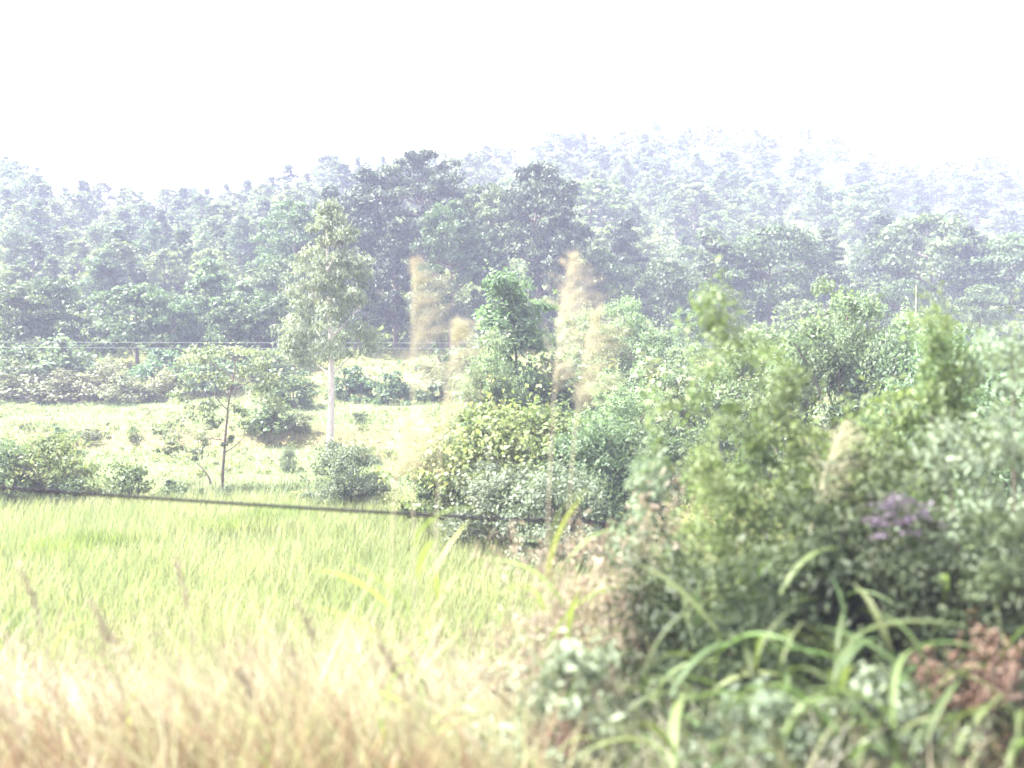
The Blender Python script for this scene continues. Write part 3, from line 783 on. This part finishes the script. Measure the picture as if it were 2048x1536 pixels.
def embankment_grass():
    r = rng_(403)
    n = 30000
    y = 4.6 + 8.4 * r.uniform(0, 1, n) ** 0.9; x = r.uniform(-1, 1, n) * (y * 0.64 + 0.8)
    p = patch(x, y, 0.8)
    right = np.clip((x / y - 0.02) / 0.1, 0, 1)
    tall = np.interp(y, [4.6, 6.5, 9, 13], [0.85, 1.15, 0.85, 0.5]) * (0.6 + 0.65 * patch(x + 3, y, 0.7))
    h = tall * r.uniform(0.55, 1.3, n) * (1 - 0.25 * right)
    ang = np.where(r.uniform(0, 1, n) < 0.65, np.pi + r.normal(0, 0.6, n), r.uniform(0, 6.28, n))
    q = blades(r, np.stack([x, y, H(x, y) - 0.03], -1), h, 0.006 + 0.007 * r.uniform(0, 1, n), h * r.uniform(0.2, 0.95, n), ang, 4)
    low = np.interp(y + 1.1 * np.sin(x * 1.1 + 0.5) + 0.5 * np.clip(x + 1.5, 0, 3), [4.6, 6.0, 7.2, 9], [0.0, 0.08, 0.45, 0.55])
    v = np.clip(low + 0.5 * (p - 0.5) + r.normal(0.25, 0.2, n), 0, 1)
    o = bpy.data.objects.new('embankment_grass', quads_mesh('embankment_grass', q, M['straw'], np.repeat(v, 4)))
    link(o); tag(o, 'tall dry straw and green grass on the near embankment slope', 'grass', kind='stuff')
    # feathery seed heads above the blades
    m = 900
    y = r.uniform(5.6, 11, m); x = r.uniform(-1, 1, m) * (y * 0.62)
    keep = (x / y < 0.2); x, y = x[keep], y[keep]; m = len(x)
    hh = np.interp(y, [5, 7, 11], [1.0, 1.2, 0.95]) * r.uniform(0.8, 1.2, m)
    z0 = H(x, y)
    lean = hh * r.uniform(0.1, 0.4, m)
    ang = np.pi + r.normal(0, 0.7, m)
    stems = blades(r, np.stack([x, y, z0], -1), hh, np.full(m, 0.005), lean, ang, 3)
    tip = np.stack([x + np.cos(ang) * lean, y + np.sin(ang) * lean, z0 + hh * 0.94], -1)
    k = 26
    s = r.uniform(-0.22, 0.02, (m, k))
    dv = unit(np.stack([np.cos(ang) * 0.5, np.sin(ang) * 0.5, np.ones(m)], -1))
    Pp = (tip[:, None, :] + dv[:, None, :] * s[..., None] + r.normal(0, 0.014, (m, k, 3))).reshape(-1, 3)
    q2 = leaves_at(r, Pp, r.normal(0, 1, Pp.shape), 0.045, 0.006, -0.8)
    v2 = r.uniform(0, 1, len(q2))
    o = bpy.data.objects.new('grass_seed_heads', quads_mesh('grass_seed_heads', np.concatenate([stems, q2]), M['seed'], np.concatenate([np.full(len(stems), .5), v2])))
    link(o); tag(o, 'pinkish feathery seed heads over the embankment grass', 'grass', kind='stuff')
embankment_grass()

# ------------------------------------------------------------------ cable with its post, power lines
def cable():
    d = 9.0
    pts = []
    for px, py in [(-1500, 880), (-700, 920), (0, 977), (300, 997), (600, 1016), (900, 1033), (1200, 1046), (1600, 1056), (2300, 1060)]:
        pts.append((X(px, d), d, Z(py, d)))
    pts = np.array(pts)
    t = np.linspace(0, len(pts) - 1, 60)
    sm = np.stack([np.interp(t, np.arange(len(pts)), pts[:, k]) for k in range(3)], -1)
    sm[:, 2] = np.polyval(np.polyfit(sm[:, 0], sm[:, 2], 3), sm[:, 0])
    o = bpy.data.objects.new('black_cable', Tubes().add(sm, 0.015, 8).mesh('black_cable', M['cable']))
    link(o); tag(o, 'black cable sagging across the picture in front of the rice field', 'cable')
cable()
for py, lb in [(686, 'upper of the two thin pale power lines crossing in front of the grove'), (697, 'lower of the two thin pale power lines crossing in front of the grove')]:
    d = 52.0
    t = np.linspace(-1, 1, 41)
    pts = np.stack([t * 70, np.full(41, d), Z(py, d) + 0.35 * (t - 0.0) ** 2], -1)
    o = bpy.data.objects.new('power_line', Tubes().add(pts, 0.008, 6).mesh('power_line', M['wire']))
    link(o); tag(o, lb, 'wire', 'power lines across the valley')

# ------------------------------------------------------------------ near reeds with plumes
def leaf_blade(seed, L, w, arch, seg=9):
    """long arched leaf with a V fold along +x"""
    t = np.linspace(0, 1, seg + 1)
    r = rng_(seed)
    x = L * (t - 0.12 * arch * t ** 2); z = L * arch * (0.75 * t - 0.95 * t ** 2); y = 0.03 * L * np.sin(t * 3 + seed)
    ww = w * np.interp(t, [0, 0.12, 0.4, 0.75, 1], [0.35, 0.8, 1.0, 0.62, 0.02]) * 0.5
    V = np.concatenate([np.stack([x, y - ww, z + ww * 0.5], -1), np.stack([x, y, z], -1), np.stack([x, y + ww, z + ww * 0.5], -1)])
    n = seg + 1; i = np.arange(seg)
    Q = np.concatenate([np.stack([i, i + n, i + n + 1, i + 1], -1), np.stack([i + n, i + 2 * n, i + 2 * n + 1, i + n + 1], -1)])
    return V, Q
def blade_mesh(seed, L, w, arch, mat, v):
    V, Q = leaf_blade(seed, L, w, arch)
    return grid_mesh('leaf', V, Q, mat, np.full(len(Q), v))
BL = [blade_mesh(s, 1.0, 0.055, a, M['reed'], v) for s, a, v in [(1, 0.5, 0.2), (2, 0.8, 0.6), (3, 0.3, 0.9), (4, 0.65, 0.4)]]
BB = [blade_mesh(s, 1.0, 0.075, a, M['blade'], v) for s, a, v in [(5, 0.6, 0.2), (6, 0.9, 0.9), (7, 0.4, 0.5), (8, 0.75, 1.0)]]

NB = 105
def reed(px, d, tip_py, plume_py, bend, label, seed, nleaf=7, plume_w=0.2):
    x = X(px, d); zb = float(H(x, d)); h = Z(tip_py, d) - zb; hp = Z(plume_py, d) - zb
    r = rng_(seed)
    o = empty('plume_reed', (x, d, zb), 0, label=label, cat='reed', group='plumed reeds on the embankment')
    ax = bez((0, 0, -0.1), (-0.05, 0, h * 0.7), (bend, 0, h), 30)
    zi = ax[:, 2]
    st = Tubes().add(ax, np.linspace(0.006, 0.002, 30), 6)
    link(bpy.data.objects.new('stem', st.mesh('stem', M['stalk'])), o)
    # plume: many fine drooping branchlets set with silky hairs
    t = r.uniform(0, 1, NB)
    cz = hp + (h - hp) * t
    c = np.stack([np.interp(cz, zi, ax[:, 0]), np.zeros(NB), cz], -1)
    ln = plume_w * np.interp(t, [0, 0.25, 0.7, 1], [1.1, 1.45, 0.95, 0.1]) * r.uniform(0.45, 1.35, NB)
    a = r.normal(0, 1.15, NB)
    out = np.stack([np.cos(a), np.sin(a) * 0.8, r.uniform(0.6, 1.5, NB)], -1)
    qs = []
    for k in range(NB):
        u_ = np.linspace(0.0, 1, 11)[:, None]
        p = c[k] + out[k] * ln[k] * u_ + np.array([0.25, 0, -0.5]) * ln[k] * u_ ** 2.0 + np.cumsum(r.normal(0, 0.0022, (11, 3)), 0)
        wv = unit(r.normal(0, 1, 3)) * 0.0022
        ww = (1 - 0.75 * u_) * wv
        qs.append(np.stack([p[:-1] - ww[:-1], p[:-1] + ww[:-1], p[1:] + ww[1:], p[1:] - ww[1:]], 1))
        hp_ = p[r.integers(2, 11, 26)] + r.normal(0, 0.006, (26, 3))
        dr = unit(out[k] + np.array([0.3, 0, -0.4]) + r.normal(0, 0.35, (26, 3))) * 0.026
        hw = unit(r.normal(0, 1, (26, 3))) * 0.0014
        qs.append(np.stack([hp_ - hw, hp_ + hw, hp_ + dr + hw * 0.3, hp_ + dr - hw * 0.3], 1))
    q = np.concatenate(qs)
    link(bpy.data.objects.new('plume', quads_mesh('plume', q, M['plume'], r.uniform(0, 1, len(q)))), o)
    for k in range(nleaf):
        f = 0.12 + 0.6 * k / nleaf
        zc = hp * f
        lo = bpy.data.objects.new('leaf', BL[r.integers(4)])
        s = r.uniform(0.55, 0.95)
        lo.location = (float(np.interp(zc, zi, ax[:, 0])), 0, zc); lo.scale = (s, s, s)
        lo.rotation_euler = (r.normal(0, .2), -r.uniform(0.5, 1.1), r.uniform(0, 6.28)); link(lo, o)
reed(835, 6.6, 520, 800, -0.03, 'tall reed with a straw-coloured plume in front of the left half of the grove', 501)
reed(870, 6.9, 640, 850, 0.16, 'shorter reed plume close beside the tall left-hand reed', 502, 5)
reed(1095, 6.4, 510, 790, 0.16, 'tall reed with a pinkish plume right of the columnar tree', 503)
reed(1130, 6.8, 620, 830, 0.22, 'shorter reed plume close beside the tall pinkish reed', 504, 5)
reed(1590, 7.4, 850, 1010, 0.4, 'low pale reed plume bending right in front of the thicket', 505, 5)
reed(780, 6.2, 840, 960, 0.1, 'short yellowish reed plume left of the vine-tangled mound', 507, 6)

# ------------------------------------------------------------------ near thicket at right
P['feather'] = (shrub_proto(71, 4.2, 2.4, 70, 75, 0.1, 0.026, M['olive'], env='spire', clump=0.15, droop=-0.2, sr=0.012), 4.2)
P['near_yellow'] = (shrub_proto(72, 3.6, 2.6, 80, 110, 0.1, 0.035, M['olive'], env='spire', clump=0.15, sr=0.012), 3.6)
P['near_grey'] = (shrub_proto(73, 3.4, 2.4, 80, 120, 0.09, 0.035, M['grey'], env='round', clump=0.15, sr=0.012), 3.4)
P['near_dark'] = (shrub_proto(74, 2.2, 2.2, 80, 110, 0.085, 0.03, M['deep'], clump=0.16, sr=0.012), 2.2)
P['near_rust'] = (shrub_proto(75, 1.0, 1.1, 34, 34, 0.07, 0.022, M['rust'], clump=0.17), 1.0)
P['near_herb'] = (shrub_proto(76, 1.0, 1.2, 40, 60, 0.07, 0.03, M['grey'], clump=0.18), 1.0)
P['near_dry'] = (shrub_proto(78, 1.2, 1.2, 44, 60, 0.07, 0.012, M['seed'], clump=0.2, env='round', droop=-0.4), 1.2)
P['flower'] = (shrub_proto(77, 0.5, 0.9, 22, 22, 0.05, 0.035, M['purple'], clump=0.15), 0.5)
NEAR = [
    ('feather', 1455, 8.4, 590, 0.72, 'tall feathery green shrub with a pointed top left of the thicket'),
    ('feather', 1545, 8.0, 740, 0.85, 'dark-cored feathery shrub at the left side of the thicket'),
    ('feather', 1420, 7.6, 900, 0.8, 'feathery green shrub low at the left front of the thicket'),
    ('near_yellow', 1750, 9.0, 790, 0.85, 'yellow-green leafy shrub in the middle of the thicket'),
    ('near_yellow', 1890, 8.6, 640, 0.5, 'tallest yellow-green shrub of the thicket with swept top leaves'),
    ('near_yellow', 1640, 9.2, 860, 0.8, 'yellow-green shrub between the feathery shrub and the tall thicket top'),
    ('near_grey', 2025, 8.0, 740, 0.7, 'grey-green shrub at the right edge of the picture in the thicket'),
    ('near_grey', 1930, 7.2, 900, 0.8, 'grey-green shrub in front of the tallest thicket shrub'),
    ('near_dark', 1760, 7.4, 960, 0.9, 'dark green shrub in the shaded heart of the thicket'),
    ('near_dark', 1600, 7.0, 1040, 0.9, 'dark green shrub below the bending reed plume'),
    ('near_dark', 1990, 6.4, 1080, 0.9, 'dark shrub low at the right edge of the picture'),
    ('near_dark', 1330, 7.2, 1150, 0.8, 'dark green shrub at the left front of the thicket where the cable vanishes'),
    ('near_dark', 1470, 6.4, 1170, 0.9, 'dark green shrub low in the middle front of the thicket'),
    ('near_dry', 1130, 7.4, 1140, 0.8, 'pale pinkish dry herb at the left end of the thicket below the cable'),
    ('near_dry', 1240, 7.9, 1050, 0.7, 'pale dry herb just where the black cable disappears'),
    ('near_grey', 1290, 8.2, 960, 0.6, 'grey-green loose shrub left of the feathery shrubs hiding the cable'),
    ('near_rust', 1950, 5.6, 1300, 0.8, 'rust-red withered shrub at the lower right'),
    ('near_rust', 1120, 5.6, 1450, 0.7, 'orange-red withered shrub low at the bottom centre'),
    ('near_herb', 1150, 6.0, 1300, 1.0, 'silvery grey-green herb at the left foot of the thicket'),
    ('near_herb', 1500, 5.2, 1400, 1.0, 'pale grey-green herb at the bottom of the thicket'),
    ('near_herb', 1780, 5.2, 1380, 1.0, 'grey-green herb at the bottom right'),
]
for i, (k, px, d, ty, wf, lb) in enumerate(NEAR):
    shrub('shrub', k, px, d, max(0.4, top(ty, px, d)), lb, 'shrub', wf=wf, seed=i + 300, group='near thicket on the embankment')

def flower_bush(px, d, py, label):
    h = top(py, px, d)
    (fm, tm), ph = P['near_dark']; (pm, _), _ = P['flower']
    x = X(px, d); zb = float(H(x, d))
    o = empty('flowering_shrub', (x, d, zb), 1.0, label=label, cat='shrub')
    s = h / ph
    a = bpy.data.objects.new('stem', tm); a.scale = (s * .6, s * .6, s); link(a, o)
    a = bpy.data.objects.new('foliage', fm); a.scale = (s * .6, s * .6, s * 0.9); link(a, o)
    a = bpy.data.objects.new('blossom', pm); a.location = (0, 0, h * 0.88); a.scale = (0.75, 0.75, 0.5); link(a, o)
flower_bush(1800, 6.6, 1000, 'shrub topped with purple blossom in the shaded part of the thicket')

def broad_plant(px, d, ty, nl, label, seed, ls=(0.4, 0.85)):
    x = X(px, d); zb = float(H(x, d)); h = max(0.5, top(ty, px, d))
    r = rng_(seed)
    o = empty('broadleaf_grass', (x, d, zb), r.uniform(0, 6.28), label=label, cat='grass plant', group='broad-leaved grasses in the near thicket')
    hs = h * 0.75
    ax = bez((0, 0, -0.1), (0.02, 0.02, hs * 0.5), (0.08 * r.normal(), 0.08 * r.normal(), hs), 10)
    link(bpy.data.objects.new('stem', Tubes().add(ax, np.linspace(0.014, 0.005, 10), 6).mesh('stem', M['reed'])), o)
    for k in range(nl):
        zc = hs * (0.15 + 0.85 * k / max(1, nl - 1))
        s = r.uniform(*ls)
        lo = bpy.data.objects.new('leaf', BB[r.integers(4)])
        lo.location = (float(np.interp(zc, ax[:, 2], ax[:, 0])), float(np.interp(zc, ax[:, 2], ax[:, 1])), zc)
        lo.scale = (s, s * r.uniform(0.6, 1.0), s)
        lo.rotation_euler = (r.normal(0, .25), -r.uniform(0.15, 0.85), k * 2.4 + r.normal(0, .4)); link(lo, o)
BROAD = [
    (1420, 5.8, 1140, 'broad-leaved grass with one long pale leaf at the left front of the thicket'),
    (1550, 5.6, 1150, 'broad-leaved grass left of centre in the lower thicket'),
    (1660, 5.9, 1120, 'broad-leaved grass in the centre of the lower thicket'),
    (1780, 5.5, 1180, 'broad-leaved grass right of centre in the lower thicket'),
    (1860, 5.2, 1260, 'broad-leaved grass with a long drooping leaf beside the rust-red shrub'),
    (1300, 6.0, 1240, 'broad-leaved grass at the left end of the thicket foot'),
    (1420, 5.2, 1330, 'low broad-leaved grass at the bottom left of the thicket'),
    (1600, 5.0, 1320, 'low broad-leaved grass at the bottom middle of the thicket'),
    (1720, 4.9, 1400, 'lowest broad-leaved grass at the bottom right of the thicket'),
    (2000, 5.2, 1350, 'broad-leaved grass at the lower right corner'),
    (1230, 5.5, 1400, 'small broad-leaved grass above the orange-red withered shrub'),
    (1500, 6.4, 1030, 'tall broad-leaved grass under the bending reed plume'),
    (1690, 6.6, 1010, 'tall broad-leaved grass left of the purple blossom'),
    (1890, 6.4, 1090, 'tall broad-leaved grass right of the purple blossom'),
    (1350, 5.4, 1290, 'arching broad-leaved grass just right of the silvery herb'),
    (1480, 5.6, 1220, 'arching broad-leaved grass below the low feathery shrub'),
    (1620, 5.3, 1230, 'spreading broad-leaved grass in the middle front of the thicket'),
    (1700, 5.4, 1260, 'spreading broad-leaved grass below the purple blossom'),
    (1820, 4.9, 1330, 'spreading broad-leaved grass in front of the rust-red shrub'),
    (1930, 4.9, 1400, 'low broad-leaved grass below the rust-red shrub'),
    (1540, 4.8, 1400, 'low spreading broad-leaved grass beside the pale bottom herb'),
    (1350, 4.9, 1420, 'lowest broad-leaved grass at the bottom left of the thicket'),
    (1970, 6.0, 1170, 'broad-leaved grass at the right edge above the rust-red shrub'),
    (1580, 6.2, 1080, 'upright broad-leaved grass right under the bending reed plume'),
    (1380, 6.6, 1090, 'upright broad-leaved grass right of where the cable vanishes'),
    (1190, 5.9, 1280, 'small broad-leaved grass behind the silvery herb'),
]
for i, (px, d, ty, lb) in enumerate(BROAD):
    broad_plant(px, d, ty, 9, lb, 600 + i)

# single tall grass stalks that stand out at lower left
def grass_stalk(px, d, ty, lean, label, seed):
    x = X(px, d); zb = float(H(x, d)); h = top(ty, px, d)
    r = rng_(seed)
    o = empty('grass_stalk', (x - lean, d, zb), 0, label=label, cat='grass plant', group='tall pale grass stalks at lower left')
    ax = bez((0, 0, -0.05), (lean * 0.1, 0, h * 0.7), (lean, 0, h), 16)
    link(bpy.data.objects.new('stem', Tubes().add(ax, np.linspace(0.006, 0.002, 16), 5).mesh('stem', M['stalk'])), o)
    s = r.uniform(0, 1, 160)
    Pn = np.stack([np.interp(h * (0.8 + 0.2 * s), ax[:, 2], ax[:, 0]), np.zeros(160), h * (0.8 + 0.2 * s)], -1) + r.normal(0, 0.013, (160, 3))
    link(bpy.data.objects.new('seed_head', quads_mesh('seed_head', leaves_at(r, Pn, r.normal(0, 1, Pn.shape), 0.04, 0.007, -0.6), M['seed'], r.uniform(0, 1, 160))), o)
    for k in range(4):
        zc = h * (0.2 + 0.13 * k); lo = bpy.data.objects.new('leaf', BL[r.integers(4)])
        sc = r.uniform(0.4, 0.65); lo.location = (float(np.interp(zc, ax[:, 2], ax[:, 0])), 0, zc); lo.scale = (sc, sc * 0.5, sc)
        lo.rotation_euler = (0, -r.uniform(0.6, 1.1), r.uniform(0, 6.28)); link(lo, o)
for i, a in enumerate([
    (30, 6.4, 1120, -0.35, 'leaning pale grass stalk at the left edge, tallest of the near grass'),
    (350, 6.6, 1115, -0.2, 'pale grass stalk standing against the dark bund line in the rice'),
    (180, 6.2, 1200, -0.3, 'leaning grass stalk between the left edge and the bund line'),
    (590, 6.6, 1200, -0.3, 'leaning pale grass stalk in front of the middle of the rice field'),
    (760, 6.2, 1290, -0.3, 'leaning grass stalk low in the near grass left of the thicket'),
    (470, 5.8, 1330, -0.25, 'pale grass stalk above the rust-brown dry grass'),
]): grass_stalk(*a, 700 + i)

# ------------------------------------------------------------------ the air
def haze():
    x0, x1, y0, y1, z0, z1 = -340, 340, -30, 335, -20, 75
    V = [(x, y, z) for z in (z0, z1) for y in (y0, y1) for x in (x0, x1)]
    Fc = [(0, 2, 3, 1), (4, 5, 7, 6), (0, 1, 5, 4), (2, 6, 7, 3), (0, 4, 6, 2), (1, 3, 7, 5)]
    me = bpy.data.meshes.new('haze'); me.from_pydata(V, [], Fc)
    m, t, o = new_mat('hazy_air')
    pv = t.nodes.new('ShaderNodeVolumePrincipled')
    pv.inputs['Color'].default_value = (0.67, 0.71, 0.97, 1)
    pv.inputs['Density'].default_value = 0.0011
    pv.inputs['Anisotropy'].default_value = 0.0
    t.links.new(pv.outputs[0], o.inputs['Volume'])
    me.materials.append(m)
    ob = bpy.data.objects.new('haze', me); link(ob); tag(ob, 'pale bright haze veiling the hillside', 'haze', kind='stuff')
haze()
